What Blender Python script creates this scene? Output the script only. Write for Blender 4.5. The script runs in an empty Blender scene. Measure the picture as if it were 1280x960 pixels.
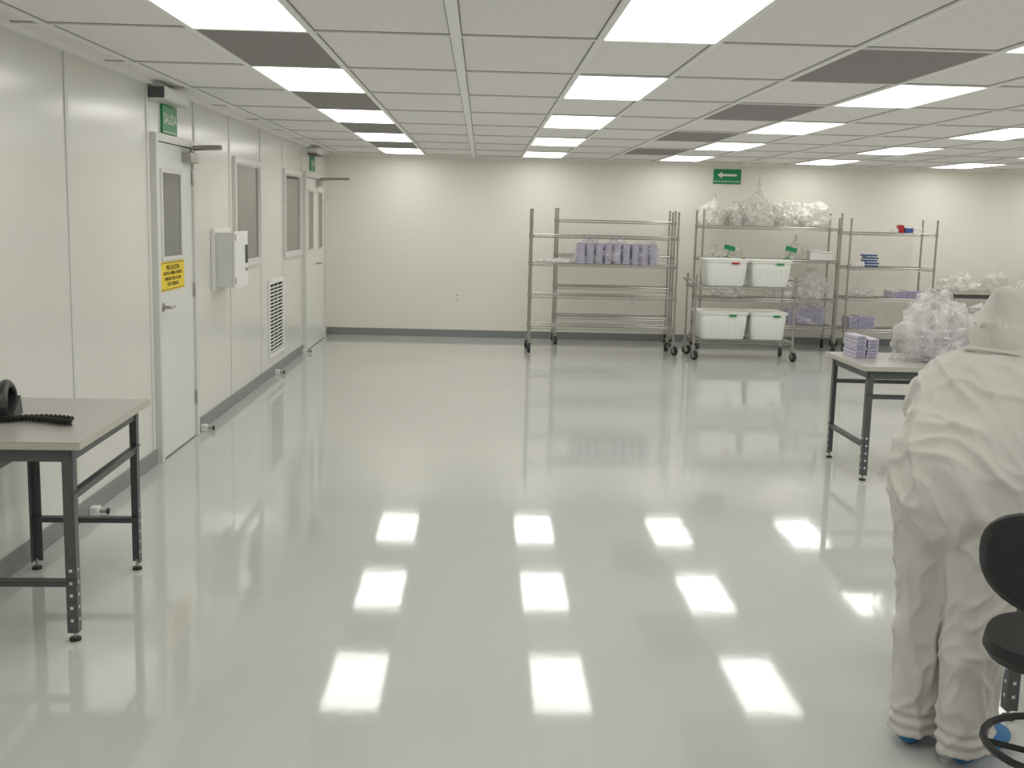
import bpy, math, random
from mathutils import Vector, Matrix, noise
random.seed(7)
sc = bpy.context.scene
sc.view_settings.view_transform = 'Standard'

# ------------------------------------------------------------------ helpers
def lin(c):
    return tuple(((x/255)/12.92 if x/255 <= .04045 else ((x/255+.055)/1.055)**2.4) for x in c)

def pm(name, rgb, rough=.5, metal=0, bump=0, bscale=50, bdist=.002, var=0, vscale=2, spec=.5, stretch=None, alpha=1, trans=0, coat=0, ridged=False):
    m = bpy.data.materials.new(name); m.use_nodes = True
    nt = m.node_tree; b = nt.nodes['Principled BSDF']
    c = lin(rgb)
    b.inputs['Base Color'].default_value = (*c, 1)
    b.inputs['Roughness'].default_value = rough
    b.inputs['Metallic'].default_value = metal
    b.inputs['Specular IOR Level'].default_value = spec
    b.inputs['Alpha'].default_value = alpha
    b.inputs['Transmission Weight'].default_value = trans
    b.inputs['Coat Weight'].default_value = coat
    geo = nt.nodes.new('ShaderNodeNewGeometry')
    vec = geo.outputs['Position']
    if stretch:
        mp = nt.nodes.new('ShaderNodeMapping'); mp.inputs['Scale'].default_value = stretch
        nt.links.new(vec, mp.inputs['Vector']); vec = mp.outputs['Vector']
    if bump:
        n = nt.nodes.new('ShaderNodeTexNoise'); n.inputs['Scale'].default_value = bscale; n.inputs['Detail'].default_value = 3
        if ridged: n.noise_type='RIDGED_MULTIFRACTAL'
        bp = nt.nodes.new('ShaderNodeBump'); bp.inputs['Strength'].default_value = bump; bp.inputs['Distance'].default_value = bdist
        nt.links.new(vec, n.inputs['Vector']); nt.links.new(n.outputs['Fac'], bp.inputs['Height']); nt.links.new(bp.outputs['Normal'], b.inputs['Normal'])
    if var:
        n2 = nt.nodes.new('ShaderNodeTexNoise'); n2.inputs['Scale'].default_value = vscale; n2.inputs['Detail'].default_value = 4
        r = nt.nodes.new('ShaderNodeValToRGB')
        r.color_ramp.elements[0].position = .3; r.color_ramp.elements[1].position = .7
        r.color_ramp.elements[0].color = (*[x*(1-var) for x in c], 1)
        r.color_ramp.elements[1].color = (*[min(1, x*(1+var)) for x in c], 1)
        nt.links.new(vec, n2.inputs['Vector']); nt.links.new(n2.outputs['Fac'], r.inputs['Fac']); nt.links.new(r.outputs['Color'], b.inputs['Base Color'])
    return m

def emis(name, rgb, s):
    m = bpy.data.materials.new(name); m.use_nodes = True; nt = m.node_tree
    nt.nodes.remove(nt.nodes['Principled BSDF'])
    e = nt.nodes.new('ShaderNodeEmission'); e.inputs[0].default_value = (*rgb, 1); e.inputs[1].default_value = s
    nt.links.new(e.outputs[0], nt.nodes['Material Output'].inputs[0])
    return m

def bagmat(name, rgb, t):
    m = bpy.data.materials.new(name); m.use_nodes = True; nt = m.node_tree
    b = nt.nodes['Principled BSDF']; b.inputs['Base Color'].default_value = (*lin(rgb), 1)
    b.inputs['Roughness'].default_value = .13; b.inputs['Specular IOR Level'].default_value = .9
    tl = nt.nodes.new('ShaderNodeBsdfTranslucent'); tl.inputs[0].default_value = (*lin(rgb), 1)
    m0 = nt.nodes.new('ShaderNodeMixShader'); m0.inputs[0].default_value=.3
    tr = nt.nodes.new('ShaderNodeBsdfTransparent'); tr.inputs[0].default_value = (.98, .98, .98, 1)
    n = nt.nodes.new('ShaderNodeTexNoise'); n.inputs['Scale'].default_value = 14; n.inputs['Detail'].default_value = 5
    geo = nt.nodes.new('ShaderNodeNewGeometry')
    nt.links.new(geo.outputs['Position'], n.inputs['Vector'])
    mr = nt.nodes.new('ShaderNodeMapRange'); mr.inputs[1].default_value = .35; mr.inputs[2].default_value = .65
    mr.inputs[3].default_value = max(0, t-.25); mr.inputs[4].default_value = min(1, t+.25)
    mx = nt.nodes.new('ShaderNodeMixShader')
    nt.links.new(b.outputs[0], m0.inputs[1]); nt.links.new(tl.outputs[0], m0.inputs[2])
    nt.links.new(n.outputs['Fac'], mr.inputs[0]); nt.links.new(mr.outputs[0], mx.inputs[0])
    nt.links.new(m0.outputs[0], mx.inputs[1]); nt.links.new(tr.outputs[0], mx.inputs[2])
    nt.links.new(mx.outputs[0], nt.nodes['Material Output'].inputs[0])
    return m

class MB:
    def __init__(s): s.v=[]; s.f=[]; s.m=[]; s.mats=[]
    def mi(s, mat):
        if mat not in s.mats: s.mats.append(mat)
        return s.mats.index(mat)
    def add(s, vs, fs, mat):
        o=len(s.v); i=s.mi(mat); s.v += [tuple(v) for v in vs]
        for f in fs: s.f.append([o+k for k in f]); s.m.append(i)
    def box(s, a, b, mat, M=None):
        x0,x1=sorted((a[0],b[0])); y0,y1=sorted((a[1],b[1])); z0,z1=sorted((a[2],b[2]))
        vs=[Vector(p) for p in [(x0,y0,z0),(x1,y0,z0),(x1,y1,z0),(x0,y1,z0),(x0,y0,z1),(x1,y0,z1),(x1,y1,z1),(x0,y1,z1)]]
        if M is not None: vs=[M@v for v in vs]
        s.add(vs,[(0,3,2,1),(4,5,6,7),(0,1,5,4),(1,2,6,5),(2,3,7,6),(3,0,4,7)],mat)
    def rings(s, rs, mat, cap=True, closed=False):
        n=len(rs[0]); vs=[p for r in rs for p in r]; fs=[]; R=len(rs)
        for i in range(R if closed else R-1):
            j=(i+1)%R
            for k in range(n):
                fs.append((i*n+k, i*n+(k+1)%n, j*n+(k+1)%n, j*n+k))
        if cap and not closed:
            fs.append(tuple(range(n-1,-1,-1))); fs.append(tuple((R-1)*n+k for k in range(n)))
        s.add(vs,fs,mat)
    def cyl(s, p, q, r, mat, n=8, r2=None):
        p=Vector(p); q=Vector(q); t=(q-p).normalized(); r2=r if r2 is None else r2
        u=t.orthogonal().normalized(); w=t.cross(u)
        f=lambda c,rr:[c+rr*(math.cos(2*math.pi*k/n)*u+math.sin(2*math.pi*k/n)*w) for k in range(n)]
        s.rings([f(p,r),f(q,r2)],mat)
    def tube(s, pts, rad, mat, n=12, side=None, sub=4, closed=False, round_ends=True):
        pts=[Vector(p) for p in pts]; N=len(pts)
        rad=[(r,r) if not isinstance(r,(tuple,list)) else r for r in (rad if isinstance(rad,(list)) else [rad]*N)]
        P=[];R=[]
        segs=N if closed else N-1
        for i in range(segs):
            g=lambda k:(k%N) if closed else max(0,min(N-1,k))
            a,b,c,d=[pts[g(i+k)] for k in (-1,0,1,2)]
            ra,rb,rc,rd=[rad[g(i+k)] for k in (-1,0,1,2)]
            for j in range(sub):
                t=j/sub
                cr=lambda a,b,c,d:.5*((2*b)+(c-a)*t+(2*a-5*b+4*c-d)*t*t+(3*b-a-3*c+d)*t**3)
                P.append(cr(a,b,c,d)); R.append((max(1e-4,cr(ra[0],rb[0],rc[0],rd[0])),max(1e-4,cr(ra[1],rb[1],rc[1],rd[1]))))
        if not closed: P.append(pts[-1]); R.append(rad[-1])
        M=len(P); T=[]
        for i in range(M):
            a=P[(i-1)%M] if (closed or i>0) else P[i]; b=P[(i+1)%M] if (closed or i<M-1) else P[i]
            T.append((b-a).normalized())
        u=T[0].orthogonal().normalized() if side is None else Vector(side)
        rs=[]
        def ring(c,t,u,r):
            w=t.cross(u).normalized()
            return [c+r[0]*math.cos(2*math.pi*k/n)*u+r[1]*math.sin(2*math.pi*k/n)*w for k in range(n)]
        for i in range(M):
            src=u if side is None else Vector(side)
            u=(src-T[i]*src.dot(T[i])).normalized()
            if i==0 and not closed and round_ends:
                for q,h in ((.35,.9),(.75,.6)):
                    m=min(R[0]); rs.append(ring(P[0]-T[0]*m*h,T[0],u,(R[0][0]*q,R[0][1]*q)))
            rs.append(ring(P[i],T[i],u,R[i]))
            if i==M-1 and not closed and round_ends:
                for q,h in ((.75,.6),(.35,.9)):
                    m=min(R[i]); rs.append(ring(P[i]+T[i]*m*h,T[i],u,(R[i][0]*q,R[i][1]*q)))
        s.rings(rs,mat,closed=closed)
    def ell(s, c, r, mat, n=16, m=10, M=None):
        rs=[]
        for i in range(1,m):
            a=math.pi*i/m
            ring=[Vector((r[0]*math.sin(a)*math.cos(2*math.pi*k/n), r[1]*math.sin(a)*math.sin(2*math.pi*k/n), -r[2]*math.cos(a))) for k in range(n)]
            if M is not None: ring=[M@p for p in ring]
            rs.append([p+Vector(c) for p in ring])
        s.rings(rs,mat)
    def make(s, name, parent=None, bevel=0, smooth=40):
        me=bpy.data.meshes.new(name); me.from_pydata(s.v,[],s.f); me.update()
        for m in s.mats: me.materials.append(m)
        me.polygons.foreach_set('material_index', s.m)
        if smooth:
            me.polygons.foreach_set('use_smooth',[True]*len(me.polygons))
            me.set_sharp_from_angle(angle=math.radians(smooth))
        o=bpy.data.objects.new(name,me); sc.collection.objects.link(o)
        if parent: o.parent=parent
        if bevel:
            b=o.modifiers.new('bevel','BEVEL'); b.width=bevel; b.segments=2; b.limit_method='ANGLE'
        return o

def text(name, body, size, M, mat, parent, sx=1):
    cu=bpy.data.curves.new(name,'FONT'); cu.body=body; cu.size=size; cu.align_x='CENTER'; cu.align_y='CENTER'; cu.extrude=.0008
    cu.materials.append(mat)
    o=bpy.data.objects.new(name,cu); sc.collection.objects.link(o); o.matrix_world=M@Matrix.Diagonal((sx,1,1,1)); o.parent=parent
    return o

# ------------------------------------------------------------------ materials
M_lwall = pm('left_wall_panel',(224,224,217),.2,bump=.05,bscale=3,bdist=.01,var=.02,vscale=.7)
M_bwall = pm('back_wall_paint',(238,235,224),.45,bump=.1,bscale=60,bdist=.001,var=.02,vscale=.5)
M_trimw = pm('white_trim',(220,220,214),.35)
M_base = pm('grey_vinyl_base',(134,138,138),.4,var=.05)
M_door = pm('door_paint',(226,228,222),.3,var=.02)
M_tile = pm('ceiling_tile',(243,241,239),.8,bump=.5,bscale=160,bdist=.002,var=.04,vscale=60)
M_grid = pm('ceiling_grid_metal',(248,247,244),.4)
M_dark = pm('ceiling_dark_panel',(146,142,142),.7,bump=.4,bscale=120,var=.06,vscale=40)
M_light = emis('fluorescent_diffuser',(1,.985,.95),5.7)
M_glass = pm('window_glass',(104,106,98),.06,spec=.8,var=.1,vscale=1.5)
M_steel = pm('chrome_wire',(176,174,168),.28,metal=.85)
M_legs = pm('dark_grey_steel',(92,96,96),.4,metal=.3,var=.05,vscale=20)
M_ttop = pm('grey_laminate',(170,168,160),.3,var=.03,vscale=30)
M_tedge = pm('laminate_edge',(190,188,176),.4)
M_black = pm('black_plastic',(22,22,23),.4,bump=.1,bscale=200)
M_bfab = pm('black_vinyl',(26,26,28),.5,bump=.3,bscale=250,bdist=.001)
M_rub = pm('rubber_wheel',(42,42,42),.5)
M_bin = pm('translucent_bin',(238,240,234),.35,spec=.5)
M_green = pm('sign_green',(22,140,84),.4)
M_white = pm('white_plastic',(236,236,232),.35)
M_yel = pm('sign_yellow',(242,212,36),.4)
M_ink = pm('ink_black',(25,25,25),.6)
M_hole = pm('dark_void',(38,38,36),.8)
M_lav = pm('lavender_plastic',(204,200,218),.2,spec=.8,var=.08,vscale=40)
M_lavd = pm('lavender_dark',(156,152,178),.3,var=.1,vscale=40)
M_suit = pm('coverall_fabric',(208,206,199),.75,bump=.6,bscale=11,bdist=.009,spec=.2,stretch=(1,1,.45),ridged=True)
M_skin = pm('skin',(176,128,100),.5)
M_glove = pm('latex_glove',(220,222,214),.4)
M_blue = pm('blue_shoe_cover',(52,120,176),.5,bump=.4,bscale=60)
M_red = pm('red_plastic',(180,40,36),.4)
M_bluep = pm('blue_plastic',(60,92,150),.4)
M_bag = bagmat('clear_poly_bag',(236,235,232),.62)
M_bagw = bagmat('milky_poly_bag',(242,241,236),.45)
M_hair = pm('dark_hair',(36,28,24),.6)

# floor: glossy grey epoxy
M_floor = bpy.data.materials.new('grey_epoxy_floor'); M_floor.use_nodes=True
nt=M_floor.node_tree; b=nt.nodes['Principled BSDF']
b.inputs['Roughness'].default_value=.06
b.inputs['Specular IOR Level'].default_value=.5
geo=nt.nodes.new('ShaderNodeNewGeometry')
n1=nt.nodes.new('ShaderNodeTexNoise'); n1.inputs['Scale'].default_value=11; n1.inputs['Detail'].default_value=2
n2=nt.nodes.new('ShaderNodeTexNoise'); n2.inputs['Scale'].default_value=40; n2.inputs['Detail'].default_value=1
ad=nt.nodes.new('ShaderNodeMath'); ad.operation='MULTIPLY_ADD'; ad.inputs[1].default_value=.08
bp=nt.nodes.new('ShaderNodeBump'); bp.inputs['Strength'].default_value=.5; bp.inputs['Distance'].default_value=.00028
nt.links.new(geo.outputs['Position'],n1.inputs['Vector']); nt.links.new(geo.outputs['Position'],n2.inputs['Vector'])
nt.links.new(n2.outputs['Fac'],ad.inputs[0]); nt.links.new(n1.outputs['Fac'],ad.inputs[2]); nt.links.new(ad.outputs[0],bp.inputs['Height'])
nt.links.new(bp.outputs['Normal'],b.inputs['Normal'])
n3=nt.nodes.new('ShaderNodeTexNoise'); n3.inputs['Scale'].default_value=.6; n3.inputs['Detail'].default_value=5
cr=nt.nodes.new('ShaderNodeValToRGB'); cr.color_ramp.elements[0].position=.3; cr.color_ramp.elements[1].position=.75
cr.color_ramp.elements[0].color=(*lin((191,193,188)),1); cr.color_ramp.elements[1].color=(*lin((200,201,196)),1)
nt.links.new(geo.outputs['Position'],n3.inputs['Vector']); nt.links.new(n3.outputs['Fac'],cr.inputs['Fac']); nt.links.new(cr.outputs[0],b.inputs['Base Color'])

# ------------------------------------------------------------------ room shell
XL,XR,YB,YF,H = -2.13,9.6,15.5,-3.2,2.48
def slab(name,a,b_,mat):
    m=MB(); m.box(a,b_,mat); return m.make(name,smooth=0)
slab('floor',(XL-.2,YF-.2,-.1),(XR+.2,YB+.2,0),M_floor)
slab('ceiling',(XL-.2,YF-.2,H),(XR+.2,YB+.2,H+.1),M_tile)
slab('wall_left',(XL-.15,YF-.2,0),(XL,YB+.2,H),M_lwall)
slab('wall_back',(XL,YB,0),(XR+.2,YB+.15,H),M_bwall)
slab('wall_right',(XR,YF-.2,0),(XR+.15,YB,H),M_bwall)
slab('wall_front',(XL,YF-.15,0),(XR,YF,H),M_bwall)
m=MB()
for a,c in ((YF,7.28),(8.3,13.36),(15.12,YB)):
    m.box((XL,a,0),(XL+.012,c,.1),M_base)
m.make('baseboard_left',bevel=.003,smooth=0)
slab('baseboard_back',(XL,YB-.012,0),(XR,YB,.1),M_base)
slab('baseboard_right',(XR-.012,YF,0),(XR,YB-.012,.1),M_base)
m=MB(); m.box((XL,YF,H-.03),(XL+.03,YB,H),M_grid); m.box((XL,YB-.03,H-.03),(XR,YB,H),M_grid); m.make('trim_ceiling_angle',smooth=0)
m=MB()
for y in (-1.2,0,1.2,2.3,3.45,4.65,5.86,7.24,8.4,9.55,10.86,12.04,13.3,15.2):
    m.box((XL,y-.022,.1),(XL+.006,y+.022,H-.03),M_trimw)
m.make('trim_wall_battens',bevel=.002,smooth=0)

# ceiling grid
S0=-1.31; P=1.82
xs=[-1.955]
starts=[S0+P*i for i in range(6)]
for s_ in starts: xs+= [s_, s_+.53, s_+1.175]
ys=[15.12-1.245*k for k in range(15)]
m=MB()
M_gridshade=pm('painted_grid_shadow',(130,128,126),.8)  # flat grey strips: shadow line along the grid bars, painted as colour
for x in xs:
    w=.024 if abs(x+.135)<.03 else .014
    m.box((x-w,YF,H-.012),(x+w,YB-.03,H),M_grid)
    m.box((x-w-.005,YF,H-.002),(x+w+.005,YB-.03,H),M_gridshade)
for y in ys:
    m.box((XL+.03,y-.012,H-.010),(XR,y+.012,H),M_grid)
    m.box((XL+.03,y-.020,H-.002),(XR,y+.020,H),M_gridshade)
m.make('ceiling_grid',smooth=0)
for k in range(0,14,2):
    y1=ys[k]; y0=ys[k+1]
    for s_ in starts:
        q=MB(); a=.02
        q.box((s_+a-.006,y0+a-.006,H-.006),(s_+.53-a+.006,y1-a+.006,H-.0005),M_grid)
        z=H-.007
        q.add([(s_+a,y0+a,z),(s_+a,y1-a,z),(s_+.53-a,y1-a,z),(s_+.53-a,y0+a,z)],[(0,1,2,3)],M_light)
        q.make('ceiling_light_panel',smooth=0)
    if k+2<15:
        yg1=ys[k+1]; yg0=ys[k+2]
        for x0,x1 in ((S0,S0+.53),(1.685,2.33)):
            q=MB(); q.box((x0+.014,yg0+.012,H-.006),(x1-.014,yg1-.012,H-.0005),M_dark)
            q.make('ceiling_return_panel',smooth=0)

# ------------------------------------------------------------------ left wall fittings
def wallM(x,y,z):
    return Matrix.Translation((x,y,z)) @ Matrix(((0,0,1,0),(1,0,0,0),(0,1,0,0),(0,0,0,1)))
def frame_yz(m,y0,y1,z0,z1,w,d,mat,x=XL):
    m.box((x,y0,z0),(x+d,y0+w,z1),mat); m.box((x,y1-w,z0),(x+d,y1,z1),mat)
    m.box((x,y0+w,z1-w),(x+d,y1-w,z1),mat); m.box((x,y0+w,z0),(x+d,y1-w,z0+w),mat)
m=MB()
y0,y1=7.3,8.28
m.box((XL,y0,0),(XL+.04,y0+.05,2.16),M_trimw); m.box((XL,y1-.05,0),(XL+.04,y1,2.16),M_trimw); m.box((XL,y0+.05,2.11),(XL+.04,y1-.05,2.16),M_trimw)
m.box((XL,y0+.055,.01),(XL+.022,y1-.055,2.105),M_door)
m.box((XL,y0+.05,0),(XL+.01,y1-.05,.01),M_hole)
frame_yz(m,7.43,7.93,1.33,1.94,.03,.034,M_trimw)
m.box((XL+.022,7.46,1.36),(XL+.026,7.90,1.91),M_glass)
m.cyl((XL+.02,7.42,1.03),(XL+.035,7.42,1.03),.03,M_steel,16); m.cyl((XL+.03,7.42,1.03),(XL+.08,7.42,1.03),.011,M_steel); m.tube([(XL+.08,7.41,1.03),(XL+.082,7.47,1.03),(XL+.075,7.53,1.028)],.010,M_steel)
for z in (.25,1.05,1.85): m.cyl((XL+.03,y1-.055,z),(XL+.03,y1-.055,z+.1),.009,M_steel)
d1=m.make('door_1',bevel=.003)
m=MB()
m.box((XL+.022,7.98,2.0),(XL+.085,8.2,2.07),M_steel)
m.cyl((XL+.055,8.14,2.07),(XL+.055,8.14,2.1),.02,M_steel,12)
m.tube([(XL+.055,8.14,2.1),(XL+.18,8.05,2.1),(XL+.30,7.96,2.1)],.012,M_steel)
m.tube([(XL+.30,7.96,2.112),(XL+.16,8.1,2.118),(XL+.04,8.24,2.12)],.011,M_steel)
m.make('door_closer',parent=d1,bevel=.003)
m=MB(); m.box((XL+.0225,7.39,1.13),(XL+.026,7.97,1.325),M_yel)
for a in ((7.40,7.96,1.138,1.142),(7.40,7.96,1.313,1.317)): m.box((XL+.026,a[0],a[2]),(XL+.0265,a[1],a[3]),M_ink)
sg=m.make('caution_sign',smooth=0,parent=d1)
for i,(t,s_) in enumerate((('PRECAUCION',.046),('ANTES DE ABRIR LA PUERTA',.032),('VERIFIQUE QUE LA OTRA',.032),('ESTE CERRADA',.036))):
    text('text_line_%d'%(i+1),t,s_,wallM(XL+.0265,7.68,1.283-.037*i),M_ink,sg,1.1)
m=MB(); m.box((XL,7.55,2.17),(XL+.015,7.9,2.355),M_green); m.box((XL+.015,7.56,2.18),(XL+.0155,7.89,2.185),M_white)
e=m.make('exit_sign',bevel=.002,smooth=0); text('text_salida','SALIDA',.095,wallM(XL+.016,7.725,2.265),M_white,e)
m=MB(); m.box((XL,7.28,2.37),(XL+.11,7.85,2.445),M_white); m.box((XL+.005,7.272,2.373),(XL+.105,7.28,2.44),M_legs); m.box((XL,7.26,2.36),(XL+.115,7.87,2.37),M_trimw)
m.make('emergency_light',bevel=.006)
for i,(a,c) in enumerate(((9.66,10.78),(12.07,13.2))):
    m=MB(); frame_yz(m,a,c,1.18,2.13,.05,.03,M_trimw)
    m.box((XL,a+.05,1.23),(XL+.006,c-.05,2.08),M_glass)
    frame_yz(m,a+.05,c-.05,1.23,2.08,.012,.018,M_white)
    m.make('window_%d'%(i+1),bevel=.003,smooth=0)
m=MB()
m.box((XL+.001,8.86,1.04),(XL+.03,9.42,1.53),M_white)
m.box((XL+.03,8.9,1.07),(XL+.17,9.36,1.5),M_trimw)
m.box((XL+.17,8.89,1.06),(XL+.185,9.37,1.51),M_white)
m.box((XL+.185,9.27,1.25),(XL+.2,9.31,1.4),M_legs); m.cyl((XL+.185,9.29,1.2),(XL+.2,9.29,1.2),.015,M_steel,12)
for z in (1.1,1.44): m.cyl((XL+.185,8.9,z),(XL+.185,8.9,z+.05),.008,M_steel)
m.make('electrical_panel_box',bevel=.006)
m=MB(); frame_yz(m,11.18,12.0,.2,.99,.045,.02,M_white,XL+.001); m.box((XL+.001,11.22,.24),(XL+.003,11.96,.95),M_hole)
z=.262
while z<.94:
    m.box((XL+.009,11.225,z-.008),(XL+.016,11.955,z+.006),M_white); z+=.036
for y in (11.48,11.7): m.box((XL+.004,y,.24),(XL+.009,y+.012,.95),M_white)
m.make('return_air_grille',smooth=0)
m=MB(); y0,y1=13.4,15.1
m.box((XL,y0,0),(XL+.04,y0+.05,2.14),M_trimw); m.box((XL,y1-.05,0),(XL+.04,y1,2.14),M_trimw); m.box((XL,y0+.05,2.09),(XL+.04,y1-.05,2.14),M_trimw)
mid=(y0+y1)/2
for a,c in ((y0+.055,mid-.004),(mid+.004,y1-.055)):
    m.box((XL,a,.01),(XL+.022,c,2.085),M_door)
    frame_yz(m,a+.2,c-.2,1.2,1.95,.025,.032,M_trimw); m.box((XL+.022,a+.225,1.225),(XL+.025,c-.225,1.925),M_glass)
m.box((XL,mid-.004,.01),(XL+.01,mid+.004,2.085),M_hole)
m.cyl((XL+.02,mid+.1,1.03),(XL+.08,mid+.1,1.03),.012,M_steel); m.tube([(XL+.08,mid+.1,1.03),(XL+.08,mid+.2,1.03)],.010,M_steel)
d2=m.make('door_2',bevel=.003)
m=MB(); m.box((XL+.022,mid+.05,2.0),(XL+.085,mid+.27,2.07),M_steel)
m.tube([(XL+.055,mid+.1,2.08),(XL+.25,mid+.03,2.09),(XL+.45,mid-.05,2.09)],.012,M_steel); m.tube([(XL+.45,mid-.05,2.1),(XL+.25,mid+.15,2.105),(XL+.04,mid+.35,2.11)],.011,M_steel)
m.make('door_closer',parent=d2)
m=MB(); m.box((XL,13.95,2.18),(XL+.015,14.3,2.355),M_green); e=m.make('exit_sign',bevel=.002,smooth=0); text('text_salida','SALIDA',.095,wallM(XL+.016,14.125,2.27),M_white,e)
m=MB(); m.box((XL,13.8,2.38),(XL+.11,14.35,2.445),M_white); m.box((XL,13.78,2.365),(XL+.115,14.37,2.38),M_legs); m.make('emergency_light',bevel=.005)
for y in (6.0,8.43,11.5,13.3):
    m=MB(); m.box((XL+.012,y-.03,.0),(XL+.06,y+.03,.05),M_white); m.cyl((XL+.06,y,.025),(XL+.1,y,.025),.012,M_steel); m.cyl((XL+.1,y,.025),(XL+.112,y,.025),.018,M_rub,12)
    m.make('door_stop',bevel=.003)
m=MB(); m.box((3.17,YB-.012,2.2),(3.55,YB,2.4),M_green)
yy=YB-.0125
m.add([(3.22,yy,2.32),(3.29,yy,2.365),(3.29,yy,2.335),(3.49,yy,2.335),(3.49,yy,2.305),(3.29,yy,2.305),(3.29,yy,2.275)],[(0,6,5,4,3,2,1)],M_white)
e=m.make('exit_direction_sign',smooth=0)
text('text_route','RUTA DE EVACUACION',.034,Matrix.Translation((3.36,yy,2.232))@Matrix.Rotation(math.pi/2,4,'X'),M_white,e)
for x in (-.33,2.12):
    m=MB(); m.box((x-.035,YB-.008,.5),(x+.035,YB,.61),M_white)
    for z in (.53,.58):
        for dx in (-.01,.01): m.box((x+dx-.003,YB-.0085,z-.01),(x+dx+.003,YB-.008,z+.01),M_hole)
    m.make('wall_outlet',bevel=.002,smooth=0)

# ------------------------------------------------------------------ wire racks
def caster(m,x,y,ang=0,r=.06,z0=.145):
    c,s=math.cos(ang),math.sin(ang)
    m.cyl((x,y,z0),(x,y,z0-.03),.022,M_steel,10)
    ox,oy=x-.03*c,y-.03*s
    for sg in (-1,1):
        px,py=-s*sg*.022,c*sg*.022
        m.add([(x+px+.02*c,y+py+.02*s,z0-.028),(x+px-.04*c,y+py-.04*s,z0-.028),(ox+px-.016*c,oy+py-.016*s,r-.015),(ox+px+.016*c,oy+py+.016*s,r-.015)],[(0,1,2,3)],M_steel)
    m.box((-.045,-.024,z0-.034),(.025,.024,z0-.026),M_steel,Matrix.Translation((x,y,0))@Matrix.Rotation(ang,4,'Z'))
    m.cyl((ox-s*-.016,oy+c*-.016,r),(ox-s*.016,oy+c*.016,r),r,M_rub,20)
    m.cyl((ox-s*-.018,oy+c*-.018,r),(ox-s*.018,oy+c*.018,r),r*.5,M_steel,14)
def wire_shelf(m,x0,x1,y0,y1,z,step=.035):
    for y in (y0,y1):
        m.cyl((x0,y,z),(x1,y,z),.0055,M_steel,6); m.cyl((x0,y,z-.032),(x1,y,z-.032),.005,M_steel,6)
        n=int((x1-x0)/.09)
        for i in range(n):
            xa=x0+(x1-x0)*i/n; xb=x0+(x1-x0)*(i+1)/n; xm=(xa+xb)/2
            m.cyl((xa,y,z),(xm,y,z-.032),.003,M_steel,4); m.cyl((xm,y,z-.032),(xb,y,z),.003,M_steel,4)
    for x in (x0,x1):
        m.cyl((x,y0,z),(x,y1,z),.0045,M_steel,6); m.cyl((x,y0,z-.032),(x,y1,z-.032),.004,M_steel,6)
        n=5
        for i in range(n):
            ya=y0+(y1-y0)*i/n; yb=y0+(y1-y0)*(i+1)/n; ym=(ya+yb)/2
            m.cyl((x,ya,z),(x,ym,z-.032),.0025,M_steel,4); m.cyl((x,ym,z-.032),(x,yb,z),.0025,M_steel,4)
    x=x0+step
    while x<x1-.01:
        m.cyl((x,y0,z+.004),(x,y1,z+.004),.0028,M_steel,4); x+=step
    for f in (.33,.67): m.cyl((x0,y0+(y1-y0)*f,z-.001),(x1,y0+(y1-y0)*f,z-.001),.004,M_steel,5)
    for x in (x0,x1):
        for y in (y0,y1): m.cyl((x,y,z-.042),(x,y,z+.008),.019,M_steel,10)
def rack(name,x0,x1,y0,y1,top,shelves,handle=False):
    m=MB()
    for x in (x0,x1):
        for y in (y0,y1):
            m.cyl((x,y,.14),(x,y,top),.0135,M_steel,10); m.cyl((x,y,top),(x,y,top+.008),.014,M_rub,10)
            m.cyl((x,y,.15),(x,y,.165),.035,M_steel,12)
            caster(m,x,y,random.uniform(-.6,.9)+(math.pi/2))
    for z in shelves: wire_shelf(m,x0,x1,y0,y1,z)
    if handle:
        for x in (x0,x1):
            m.tube([(x,y0,top-.1),(x+(.05 if x==x1 else -.05),y0+.02,top-.05),(x+(.05 if x==x1 else -.05),y1-.02,top-.05),(x,y1,top-.1)],.011,M_steel)
    return m.make(name)
rack('wire_shelving_rack',.62,2.44,13.9,14.35,1.775,[.33,.72,1.12,1.47])
rack('wire_shelving_rack',1.0,2.56,14.85,15.3,1.8,[.38,.78,1.2,1.66])
rack('wire_shelving_rack',2.91,4.74,14.7,15.2,1.82,[.33,.68,1.2,1.63])
rack('wire_shelving_rack',4.87,6.02,14.7,15.2,1.76,[.3,.72,1.13,1.59])
rack('wire_utility_cart',2.62,3.84,13.5,14.08,1.02,[.245,.9],handle=True)

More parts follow.
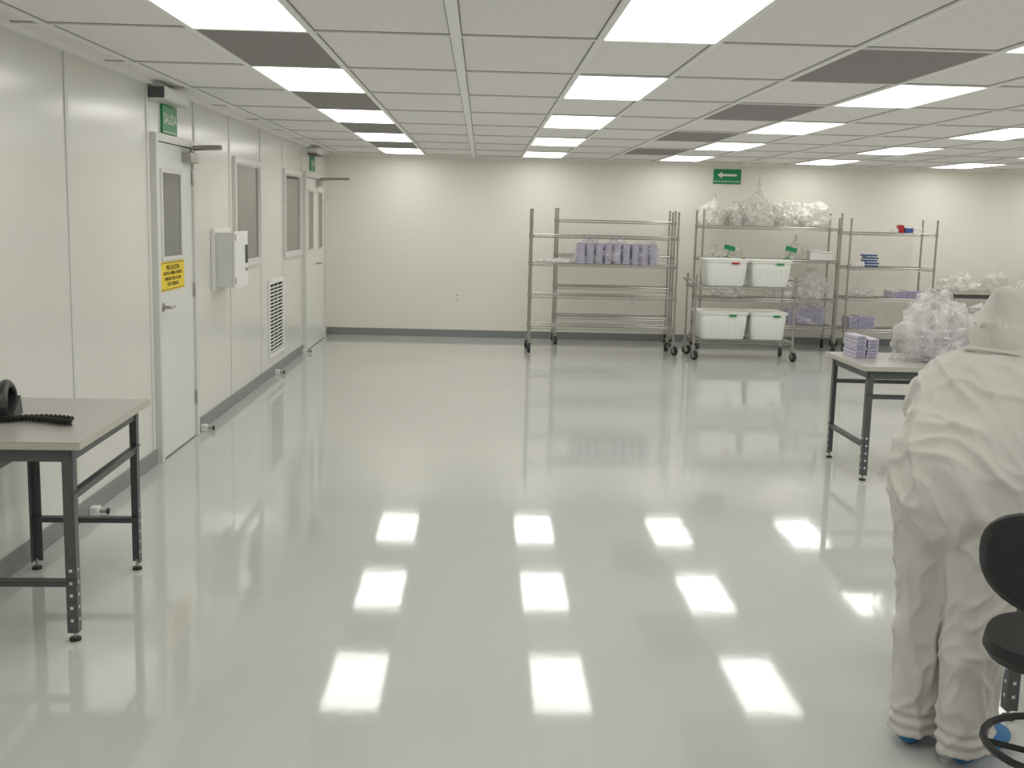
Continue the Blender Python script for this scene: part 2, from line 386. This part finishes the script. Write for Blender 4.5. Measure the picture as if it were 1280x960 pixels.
# ------------------------------------------------------------------ bins
def bin_(name,cx,cy,z,w,d,h,tag=None,lid=True):
    m=MB()
    def rr(sx,sy,zz,n=5,r=.05):
        out=[]
        for qx,qy,a0 in ((1,1,0),(-1,1,90),(-1,-1,180),(1,-1,270)):
            for i in range(n):
                a=math.radians(a0+90*i/(n-1)); out.append((cx+qx*(sx-r)+r*math.cos(a),cy+qy*(sy-r)+r*math.sin(a),zz))
        return out
    w/=2;d/=2
    def rr(sx,sy,zz,n=5,r=.05):
        out=[]
        for qx,qy,a0 in ((1,1,0),(-1,1,90),(-1,-1,180),(1,-1,270)):
            for i in range(n):
                a=math.radians(a0+90*i/(n-1)); out.append((cx+qx*(sx-r)+r*math.cos(a),cy+qy*(sy-r)+r*math.sin(a),zz))
        return out
    m.rings([rr(w*.84,d*.84,z),rr(w*.87,d*.87,z+.02),rr(w*.95,d*.95,z+h*.75),rr(w*.96,d*.96,z+h-.02),rr(w*1.02,d*1.02,z+h-.02),rr(w*1.02,d*1.02,z+h),rr(w*.95,d*.95,z+h),rr(w*.83,d*.83,z+.012)],M_bin)
    for i in range(-3,4):
        x=cx+i*w*.24; m.add([(x-.006,cy-d*.875,z+.03),(x+.006,cy-d*.875,z+.03),(x+.006,cy-d*.975,z+h*.72),(x-.006,cy-d*.975,z+h*.72)],[(0,1,2,3)],M_white)
    if lid:
        m.rings([rr(w*.99,d*.99,z+h),rr(w*1.03,d*1.03,z+h+.004),rr(w*1.03,d*1.03,z+h+.012),rr(w*.92,d*.92,z+h+.016),rr(w*.9,d*.9,z+h+.008)],M_bin)
    if tag:
        m.box((cx+w*.2,cy-d*1.04,z+h*.86),(cx+w*.2+.09,cy-d*1.02,z+h*.86+.025),tag)
    return m.make(name)
bin_('plastic_storage_bin',2.99,13.79,.252,.62,.5,.33,M_green)
bin_('plastic_storage_bin',3.55,13.79,.252,.46,.5,.33,M_green)
bin_('plastic_storage_bin',3.0,13.79,.907,.52,.5,.31,M_red)
bin_('plastic_storage_bin',3.55,13.79,.907,.50,.5,.31,M_green)

# ------------------------------------------------------------------ bags
import bmesh
def bag(name,c,size,seed,mat,sub=5,tie=False,parent=None,amp=.72):
    bm=bmesh.new(); bmesh.ops.create_icosphere(bm,subdivisions=sub,radius=1)
    o=Vector((seed*3.1,seed*1.7,seed*.9)); R=random.Random(seed)
    folds=[]
    for i in range(13):
        n=Vector((R.gauss(0,1),R.gauss(0,1),R.gauss(0,.7))).normalized()
        f=.7*1.2**i; folds.append((n,f,R.random(),.13/ (f**.85)))
    for v in bm.verts:
        p=v.co.copy()
        w=p+.25*Vector((noise.noise(p*1.3+o),noise.noise(p*1.3+o*2),noise.noise(p*1.3-o)))
        r=1+.22*noise.noise(p*1.3+o)
        for n,f,ph,a in folds:
            t=(w.dot(n)*f+ph)%1.0; r+=amp*a*(abs(t-.5)*4-1)
        q=p*r
        if tie and q.z>.5:
            t=(q.z-.5)/.6; k=max(.2,1-1.5*t); q.x*=k; q.y*=k; q.z+=t*.3
            if t>.55: q.x+=.25*(t-.55)*math.sin(8*math.atan2(p.y,p.x))
        z=q.z
        if z<-.55: z=-.55-(z+.55)*.02
        v.co=Vector((q.x*size[0]*.5,q.y*size[1]*.5,(z+.55)/1.6*size[2]))+Vector(c)
    zmin=min(v.co.z for v in bm.verts)
    for v in bm.verts: v.co.z+=c[2]-zmin
    me=bpy.data.meshes.new(name); bm.to_mesh(me); bm.free(); me.materials.append(mat)
    me.polygons.foreach_set('use_smooth',[True]*len(me.polygons)); me.set_sharp_from_angle(angle=math.radians(18))
    ob=bpy.data.objects.new(name,me); sc.collection.objects.link(ob)
    if parent: ob.parent=parent
    return ob
for i,(x,w,h,t) in enumerate(((3.09,.34,.36,True),(3.37,.26,.32,False),(3.68,.48,.48,True),(4.07,.36,.34,False),(4.43,.46,.32,False))):
    b_=bag('plastic_bag',(x,14.94,1.637),(w,.42,h),i+1,M_bagw,5,t)
    bag('bag_inner_fold',(x,14.94,1.639),(w*.8,.33,h*.72),i+61,M_bagw,4,False,parent=b_)
bag('plastic_bag',(4.45,14.95,.687),(.44,.4,.38),12,M_bag,5)
bag('plastic_bag',(4.04,14.95,.687),(.3,.4,.33),11,M_bagw,5)
bag('plastic_bag',(3.3,14.95,1.207),(.4,.3,.17),13,M_bagw,4)
bag('plastic_bag',(4.22,14.98,1.207),(.22,.3,.26),14,M_bagw,4,True)
bag('plastic_bag',(3.35,14.95,.687),(.45,.3,.2),15,M_bagw,4)
def stackbox(name,x0,x1,y0,y1,z0,z1,nx,nz,m1,m2):
    m=MB(); g=.006
    for i in range(nx):
        a=x0+(x1-x0)*i/nx; c=x0+(x1-x0)*(i+1)/nx
        top=z1-random.uniform(0,.03)
        for k in range(nz):
            p=z0+(top-z0)*k/nz; q=z0+(top-z0)*(k+1)/nz; j=random.uniform(-.006,.006)
            m.box((a+g+j,y0+j,p),(c-g+j,y1+j,q-.003),m1)
            m.box((a+g+.01+j,y0-.003+j,p+.004),(c-g-.01+j,y0+j,q-.008),m2)
    return m.make(name,smooth=0)
WF=bagmat('wrap_film',(236,234,238),.66)
st=stackbox('stack_of_lavender_trays',4.14,4.62,14.82,15.1,.34,.58,4,7,M_lav,M_lavd)
bag('wrap_film',(4.38,14.96,.34),(.56,.38,.30),71,WF,5,parent=st)
m=MB()
for (x,w,h) in ((4.45,.14,.12),(4.6,.16,.1)):
    m.box((x-w/2,14.8,1.207),(x+w/2,15.0,1.207+h),M_white); m.box((x-w/2-.01,14.79,1.207+h),(x+w/2+.01,15.01,1.22+h),M_bin)
m.make('white_plastic_tubs',bevel=.005)
for x,z in ((3.28,1.345),(4.1,1.345)):
    m=MB(); M_=Matrix.Translation((x,14.74,z))@Matrix.Rotation(.25,4,'Y'); m.box((-.075,-.004,-.03),(.075,.004,.03),M_green,M_)
    m.box((-.005,-.003,-.12),(.005,.003,-.03),M_green,M_); m.box((-.05,-.02,-.13),(.05,.02,-.12),M_green,M_)
    m.make('green_label_tag',smooth=0)
m=MB()
for i in range(9):
    x=1.25+i*.113
    for k in range(12):
        z=1.127+k*.0205
        for dy in (0,.11,.22):
            m.cyl((x,14.01+dy,z),(x,14.01+dy,z+.0135),.049,M_lav,16); m.cyl((x,14.01+dy,z+.0135),(x,14.01+dy,z+.0205),.046,M_lavd,16)
rw=m.make('row_of_wrapped_trays')
for i,(x,w) in enumerate(((1.36,.38),(1.7,.4),(2.04,.4))):
    bag('wrap_film_%d'%(i+1),(x,14.12,1.127),(w,.34,.3),21+i,WF,4,parent=rw)
m=MB()
for i in range(5):
    M_=Matrix.Translation((.73+i*.08,14.05+.02*(i%2),1.127))@Matrix.Rotation(.5*i,4,'Z'); m.box((-.04,-.05,0),(.04,.05,.03+.02*(i%2)),M_white,M_)
m.make('loose_white_packets',bevel=.006)
m=MB()
for x,w,h,c in ((5.58,.07,.1,M_red),(5.68,.1,.06,M_bluep),(5.8,.12,.07,M_white),(5.5,.08,.05,M_white)):
    m.box((x-w/2,14.8,1.597),(x+w/2,14.9,1.597+h),c); m.box((x-w/2+.01,14.81,1.597+h),(x+w/2-.01,14.89,1.607+h),M_white)
m.make('small_supply_boxes',bevel=.004)
m=MB()
for k in range(5):
    j=random.uniform(-.02,.02); m.box((5.12+j,14.8,1.137+k*.035),(5.3+j,14.95,1.137+k*.035+.022),M_bluep); m.box((5.13+j,14.79,1.137+k*.035+.022),(5.29+j,14.95,1.137+k*.035+.03),M_white)
m.make('stack_of_blue_trays',bevel=.002)
m=MB()
for i in range(4):
    m.box((4.93+i*.045,14.75,1.137),(4.965+i*.045,14.95,1.17+.01*i),M_white)
m.make('white_folders',bevel=.002)
stackbox('stack_of_lavender_trays',5.5,5.9,14.76,15.1,.727,.84,2,3,M_lav,M_lavd)
stackbox('stack_of_clear_trays',4.95,5.3,14.76,15.1,.307,.48,3,4,M_lav,M_lavd)
bag('plastic_bag',(5.15,14.95,.727),(.3,.3,.14),31,M_bagw,4)

# ------------------------------------------------------------------ workbenches
def angle_leg(m,x,y,sx,sy,h):
    w=.042;t=.005
    m.box((x,y,.035),(x+sx*w,y+sy*t,h),M_legs); m.box((x,y+sy*t,.035),(x+sx*t,y+sy*w,h),M_legs)
    m.cyl((x+sx*.018,y+sy*.018,0),(x+sx*.018,y+sy*.018,.012),.022,M_rub,12); m.cyl((x+sx*.018,y+sy*.018,.01),(x+sx*.018,y+sy*.018,.05),.007,M_steel)
    z=.08
    while z<.3:
        m.box((x+sx*.016,y-sy*.0008,z),(x+sx*.028,y,z+.012),M_trimw); m.box((x-sx*.0008,y+sy*.016,z),(x,y+sy*.028,z+.012),M_trimw); z+=.05
def bench(name,x0,x1,y0,y1,h,ins=.04,lowz=.22,upz=.56,low='x'):
    m=MB()
    m.box((x0,y0,h-.03),(x1,y1,h),M_ttop); m.box((x0-.003,y0-.003,h-.028),(x1+.003,y1+.003,h-.004),M_tedge)
    lx=(x0+ins,x1-ins); ly=(y0+ins,y1-ins)
    for i,x in enumerate(lx):
        for j,y in enumerate(ly): angle_leg(m,x,y,1 if i==0 else -1,1 if j==0 else -1,h-.03)
    for y in ly:
        s=.006 if y==ly[0] else -.006
        m.box((lx[0],y+s,h-.085),(lx[1],y+s*2,h-.03),M_legs)
    for x in lx:
        s=.006 if x==lx[0] else -.006
        m.box((x+s,ly[0],h-.085),(x+s*2,ly[1],h-.03),M_legs)
    def sx(z,y): m.box((lx[0],y-.003,z),(lx[1],y+.003,z+.03),M_legs); m.box((lx[0],y-.018,z+.027),(lx[1],y+.018,z+.03),M_legs)
    def sy(z,x): m.box((x-.003,ly[0],z),(x+.003,ly[1],z+.035),M_legs); m.box((x-.018,ly[0],z+.032),(x+.018,ly[1],z+.035),M_legs)
    if low=='x':
        for y in ly: sx(lowz,y+(.008 if y==ly[0] else -.008))
        for x in lx: sy(upz,x+(.008 if x==lx[0] else -.008))
    else:
        for x in lx: sy(lowz,x+(.008 if x==lx[0] else -.008))
        sx(upz,ly[0]+.008); sx(upz,ly[1]-.008)
    return m.make(name,bevel=.0015,smooth=0)
tb=bench('workbench',-2.105,-1.53,4.14,5.14,.80)
piv=Vector((-1.53,5.14,0)); tb.matrix_world=Matrix.Translation(piv)@Matrix.Rotation(.033,4,'Z')@Matrix.Translation(-piv)
bench('workbench',2.51,4.3,7.12,7.95,.77,low='y',upz=.55)
bench('workbench',1.80,2.95,3.54,4.24,.77,low='y',upz=.55)
bench('workbench',6.2,8.4,14.55,15.25,.84,low='y')
bag('plastic_bag',(6.45,14.85,.841),(.5,.4,.22),41,M_bagw,4); bag('plastic_bag',(6.95,14.85,.841),(.34,.3,.3),42,M_bagw,4,True)
bag('plastic_bag',(7.4,14.85,.841),(.4,.4,.2),43,M_bagw,4); bag('plastic_bag',(7.95,14.9,.841),(.5,.4,.3),44,M_bagw,4)
stackbox('stack_of_lavender_boxes',2.6,2.77,7.6,7.85,.772,.93,2,6,M_lav,M_lavd)
bg=bag('plastic_bag',(3.17,7.52,.771),(.54,.5,.46),51,M_bag,6)
m=MB()
for k in range(7):
    m.box((3.03+.01*(k%2),7.42,.775+k*.03),(3.29+.01*(k%2),7.62,.775+k*.03+.024),M_lav)
m.make('bagged_trays',smooth=0,parent=bg)
bag('bag_inner_fold',(3.2,7.52,.774),(.44,.42,.38),53,M_bag,5,parent=bg)
bag('plastic_bag',(3.66,7.6,.771),(.34,.4,.22),52,M_bag,5)

# telephone
m=MB()
X,Y,Z=-1.99,4.62,.801
M_=Matrix.Translation((X,Y,Z))@Matrix.Rotation(.25,4,'Z')
w=[(-.09,-.11,0),(.07,-.11,0),(.07,.11,0),(-.09,.11,0),(-.085,-.10,.03),(.065,-.10,.03),(.065,.105,.075),(-.085,.105,.075)]
m.add([M_@Vector(p) for p in w],[(0,3,2,1),(4,5,6,7),(0,1,5,4),(1,2,6,5),(2,3,7,6),(3,0,4,7)],M_black)
m.tube([M_@Vector(p) for p in ((.02,-.14,.06),(.02,-.12,.10),(.02,-.03,.135),(.02,.07,.13),(.02,.12,.10),(.02,.13,.075))],[(.03,.024),(.029,.021),(.022,.018),(.022,.018),(.029,.021),(.03,.024)],M_black,14)
pts=[]
for i in range(260):
    t=i/259; a=i*1.45; cx=X+.05+.30*t; cy=Y-.13+.035*math.sin(t*4.5)+.0*t
    if t>.8: cy+= (t-.8)*.0
    pts.append((cx,cy+.011*math.cos(a),Z+.0155+.011*math.sin(a)))
m.tube(pts,.004,M_black,6,sub=1)
pts=[]
for i in range(150):
    t=i/149; a=i*1.45
    pts.append((X+.33-.22*t,Y-.095+.03*math.sin(t*3)+.011*math.cos(a),Z+.0155+.011*math.sin(a)))
m.tube(pts,.004,M_black,6,sub=1)
m.make('desk_telephone')

# ------------------------------------------------------------------ lab chair
m=MB(); cx,cy=1.625,2.84; ang=math.radians(55)
C=Matrix.Translation((cx,cy,0))@Matrix.Rotation(ang,4,'Z')
def W(p): return C@Vector(p)
rs=[]
for z,r in ((.52,.16),(.525,.2),(.55,.215),(.58,.21),(.592,.17),(.588,.08)):
    rs.append([W((r*(1.0)*math.copysign(abs(math.cos(a))**.8,math.cos(a)),r*1.03*math.copysign(abs(math.sin(a))**.8,math.sin(a)),z)) for a in [2*math.pi*k/32 for k in range(32)]])
m.rings(rs,M_bfab)
rs=[]
for off,sc_ in ((-.02,.9),(-.012,1.0),(.006,1.02),(.022,.98),(.03,.8),(.03,.4)):
    ring=[]
    for k in range(36):
        a=2*math.pi*k/36; ca,sa=math.cos(a),math.sin(a)
        yy=.225*sc_*math.copysign(abs(ca)**.8,ca); zz=.14*sc_*math.copysign(abs(sa)**.85,sa)
        xx=-.235+off+ (yy*yy)*1.3 - .12*zz
        ring.append(W((xx,yy,.835+zz)))
    rs.append(ring)
m.rings(rs,M_bfab)
m.tube([W((-.02,0,.51)),W((-.16,0,.51)),W((-.26,0,.56)),W((-.285,0,.68)),W((-.26,0,.80))],[(.03,.008)]*5,M_black,10,side=W((0,1,0))-W((0,0,0)))
m.cyl(W((0,0,.1)),W((0,0,.36)),.028,M_black,16); m.cyl(W((0,0,.34)),W((0,0,.52)),.016,M_steel,14); m.box((-.1,-.08,.5),(.1,.08,.525),M_black,C)
m.tube([W((.06,0,.5)),W((.08,-.16,.49)),W((.08,-.24,.49))],.006,M_black)
m.tube([W((.2*math.cos(a),.2*math.sin(a),.27)) for a in [2*math.pi*k/24 for k in range(24)]],.011,M_black,8,closed=True,sub=1)
for k in range(4):
    a=math.pi/2*k+.4; m.cyl(W((.02*math.cos(a),.02*math.sin(a),.24)),W((.2*math.cos(a),.2*math.sin(a),.27)),.009,M_black)
for k in range(5):
    a=2*math.pi*k/5+.3
    d=(math.cos(a),math.sin(a)); m.tube([W((d[0]*.03,d[1]*.03,.12)),W((d[0]*.15,d[1]*.15,.105)),W((d[0]*.25,d[1]*.25,.075))],[(.024,.022),(.02,.016),(.015,.012)],M_black,10)
    for sg in (-1,1):
        o=(d[0]*.25-d[1]*.014*sg, d[1]*.25+d[0]*.014*sg); o2=(d[0]*.25-d[1]*.028*sg, d[1]*.25+d[0]*.028*sg)
        m.cyl(W((*o,.026)),W((*o2,.026)),.026,M_rub,16)
m.make('lab_chair')

# ------------------------------------------------------------------ person
F=Vector((.75,.66,0)).normalized(); L=Vector((-F.y,F.x,0)); BASE=Vector((1.53,3.37,0))
def B(f,l,z): return BASE+F*f+L*l+Vector((0,0,z))
person=bpy.data.objects.new('person_in_coverall',None); sc.collection.objects.link(person)
m=MB()
m.tube([B(-.01,0,.74),B(-.035,0,.84),B(-.025,0,.95),B(.03,0,1.05),B(.09,0,1.14),B(.14,0,1.21),B(.17,0,1.26),B(.19,0,1.32)],
       [(.17,.15),(.205,.195),(.21,.19),(.205,.175),(.215,.16),(.19,.13),(.12,.095),(.072,.075)],M_suit,28,side=L,sub=4)
m.tube([B(.14,.16,1.165),B(.15,.08,1.205),B(.15,0,1.225),B(.15,-.08,1.205),B(.14,-.16,1.165)],[.085,.095,.095,.095,.085],M_suit,16)
for s in (1,-1):
    g=.0 if s==1 else -.02
    m.tube([B(-.02,s*.085,.84),B(-.01,s*.085,.68),B(g*.4,s*.085,.50),B(g,s*.085,.32),B(g-.01,s*.086,.16),B(g-.01,s*.088,.05)],
       [(.125,.165),(.118,.15),(.095,.13),(.083,.12),(.077,.108),(.078,.105)],M_suit,20,side=L,round_ends=False)
    m.tube([B(.14,s*.185,1.16),B(.19,s*.225,1.08),B(.25,s*.235,.98),B(.35,s*.19,.90),B(.44,s*.14,.86),B(.465,s*.13,.85)],
       [.078,.075,.064,.056,.045,.042],M_suit,16)
m.tube([B(.165,0,1.27),B(.185,0,1.32),B(.205,0,1.37),B(.20,0,1.41),B(.175,0,1.447),B(.135,0,1.482)],
       [(.082,.085),(.10,.11),(.108,.128),(.092,.112),(.06,.075),(.018,.02)],M_suit,24,side=L)
tmp=m.make('tmp',smooth=0)
rm=tmp.modifiers.new('r','REMESH'); rm.mode='VOXEL'; rm.voxel_size=.007
sm=tmp.modifiers.new('s','SMOOTH'); sm.factor=.6; sm.iterations=9
dg=bpy.context.evaluated_depsgraph_get()
me=bpy.data.meshes.new_from_object(tmp.evaluated_get(dg)); bpy.data.objects.remove(tmp)
me.name='coverall'
nrm=[v.normal.copy() for v in me.vertices]
def ridge(q): return (1-min(1,abs(noise.noise(q))*2.8))**1.6
def sst(a,b,x):
    t=max(0,min(1,(x-a)/(b-a))); return t*t*(3-2*t)
for v,nn in zip(me.vertices,nrm):
    p=v.co; d=p-BASE; fl=d.dot(F); ll=d.dot(L); z=p.z
    q=Vector((fl*9+z*1.6,ll*9-z,z*2.4)); q2=Vector((fl*14+z*4,ll*14+z*6,z*6+7))
    a1=.016*noise.noise(q)+.016*(ridge(q*1.1)-.3)+.009*(ridge(q2)-.3)
    q=Vector((fl*5+z*3,ll*6-z*3,z*2.6)); q2=Vector((fl*10+z*8,ll*9-z*3,z*5))
    a2=.014*noise.noise(q)+.018*(ridge(q*1.2)-.3)+.011*(ridge(q2)-.3)
    k=sst(.7,.9,z); a=a1*(1-k)+a2*k
    a*=1-.65*sst(1.24,1.3,z)
    if z<.14: a=a*.7+.005*math.sin(z*150)
    v.co=p+nn*a
    if v.co.z<.006: v.co.z=.006
for v in me.vertices:
    d=(v.co-BASE).dot(L)
    if abs(d)<.004 and v.co.z>.9: v.co-=F*.003
me.update()
me.materials.clear(); me.materials.append(M_suit)
me.polygons.foreach_set('use_smooth',[True]*len(me.polygons))
co=bpy.data.objects.new('coverall',me); sc.collection.objects.link(co); co.parent=person
m=MB()
pts=[B(.168+.098*math.cos(a),.105*math.sin(a),1.285-.02*math.cos(a)) for a in [2*math.pi*k/24 for k in range(24)]]
m.tube(pts,.006,M_suit,8,closed=True,sub=2)
m.make('hood_hem',parent=person)
m=MB()
R=Matrix(((F.x,L.x,0),(F.y,L.y,0),(0,0,1)))@Matrix.Rotation(.45,3,'Y')
hc=B(.245,0,1.355)
def Hd(x,y,z): return hc+R@Vector((x,y,z))
m.ell(hc,(.085,.068,.098),M_skin,20,14,R)
m.ell(Hd(.086,0,-.012),(.016,.012,.022),M_skin,10,8,R)
for s in (1,-1):
    m.ell(Hd(.072,s*.028,.012),(.012,.014,.008),M_white,10,8,R); m.ell(Hd(.081,s*.028,.012),(.005,.006,.006),M_hair,8,6,R)
    m.tube([Hd(.074,s*.014,.032),Hd(.076,s*.03,.036),Hd(.066,s*.046,.03)],.003,M_hair,6)
    m.ell(Hd(0,s*.07,-.005),(.018,.008,.03),M_skin,10,8,R)
m.tube([Hd(.078,.022,-.048),Hd(.084,0,-.046),Hd(.078,-.022,-.048)],.005,pm('lips',(150,84,76),.5),8)
m.make('face',parent=person)
m=MB()
for s in (1,-1):
    m.tube([B(-.05,s*.09,.045),B(.03,s*.095,.055),B(.11,s*.105,.048),B(.175,s*.11,.038)],[(.042,.042),(.046,.05),(.050,.045),(.040,.035)],M_blue,16,side=L)
m.make('shoe_covers',parent=person)
for s,nm in ((1,'left_hand'),(-1,'right_hand')):
    m=MB()
    m.tube([B(.45,s*.135,.855),B(.50,s*.115,.84),B(.545,s*.10,.818),B(.575,s*.095,.808)],[(.028,.022),(.034,.018),(.041,.015),(.038,.013)],M_glove,16,side=L)
    for i,(ll,ln) in enumerate(((.032,.072),(.011,.08),(-.011,.075),(-.031,.058))):
        y=s*.095+s*ll
        m.tube([B(.56,y,.808),B(.575+ln*.35,y+s*.002*i,.815),B(.575+ln*.75,y,.803),B(.575+ln,y,.786)],[.0095,.0092,.0085,.007],M_glove,10)
    m.tube([B(.505,s*.088,.83),B(.53,s*.055,.812),B(.555,s*.042,.8),B(.575,s*.044,.79)],[.013,.0115,.0105,.008],M_glove,10)
    m.make(nm,parent=person)

# ------------------------------------------------------------------ world + camera
w=bpy.data.worlds.new('world'); sc.world=w; w.use_nodes=True
w.node_tree.nodes['Background'].inputs[0].default_value=(.5,.5,.48,1); w.node_tree.nodes['Background'].inputs[1].default_value=.3
cam=bpy.data.cameras.new('camera'); co=bpy.data.objects.new('camera',cam); sc.collection.objects.link(co)
cam.sensor_width=36; cam.lens=1390/1280*36; cam.clip_start=.05
M=Matrix.Translation((0,0,1.68))@Matrix.Rotation(math.radians(-1.72),4,'Z')@Matrix.Rotation(math.radians(90-8.55),4,'X')@Matrix.Rotation(.025,4,'Z')
co.matrix_world=M
sc.camera=co
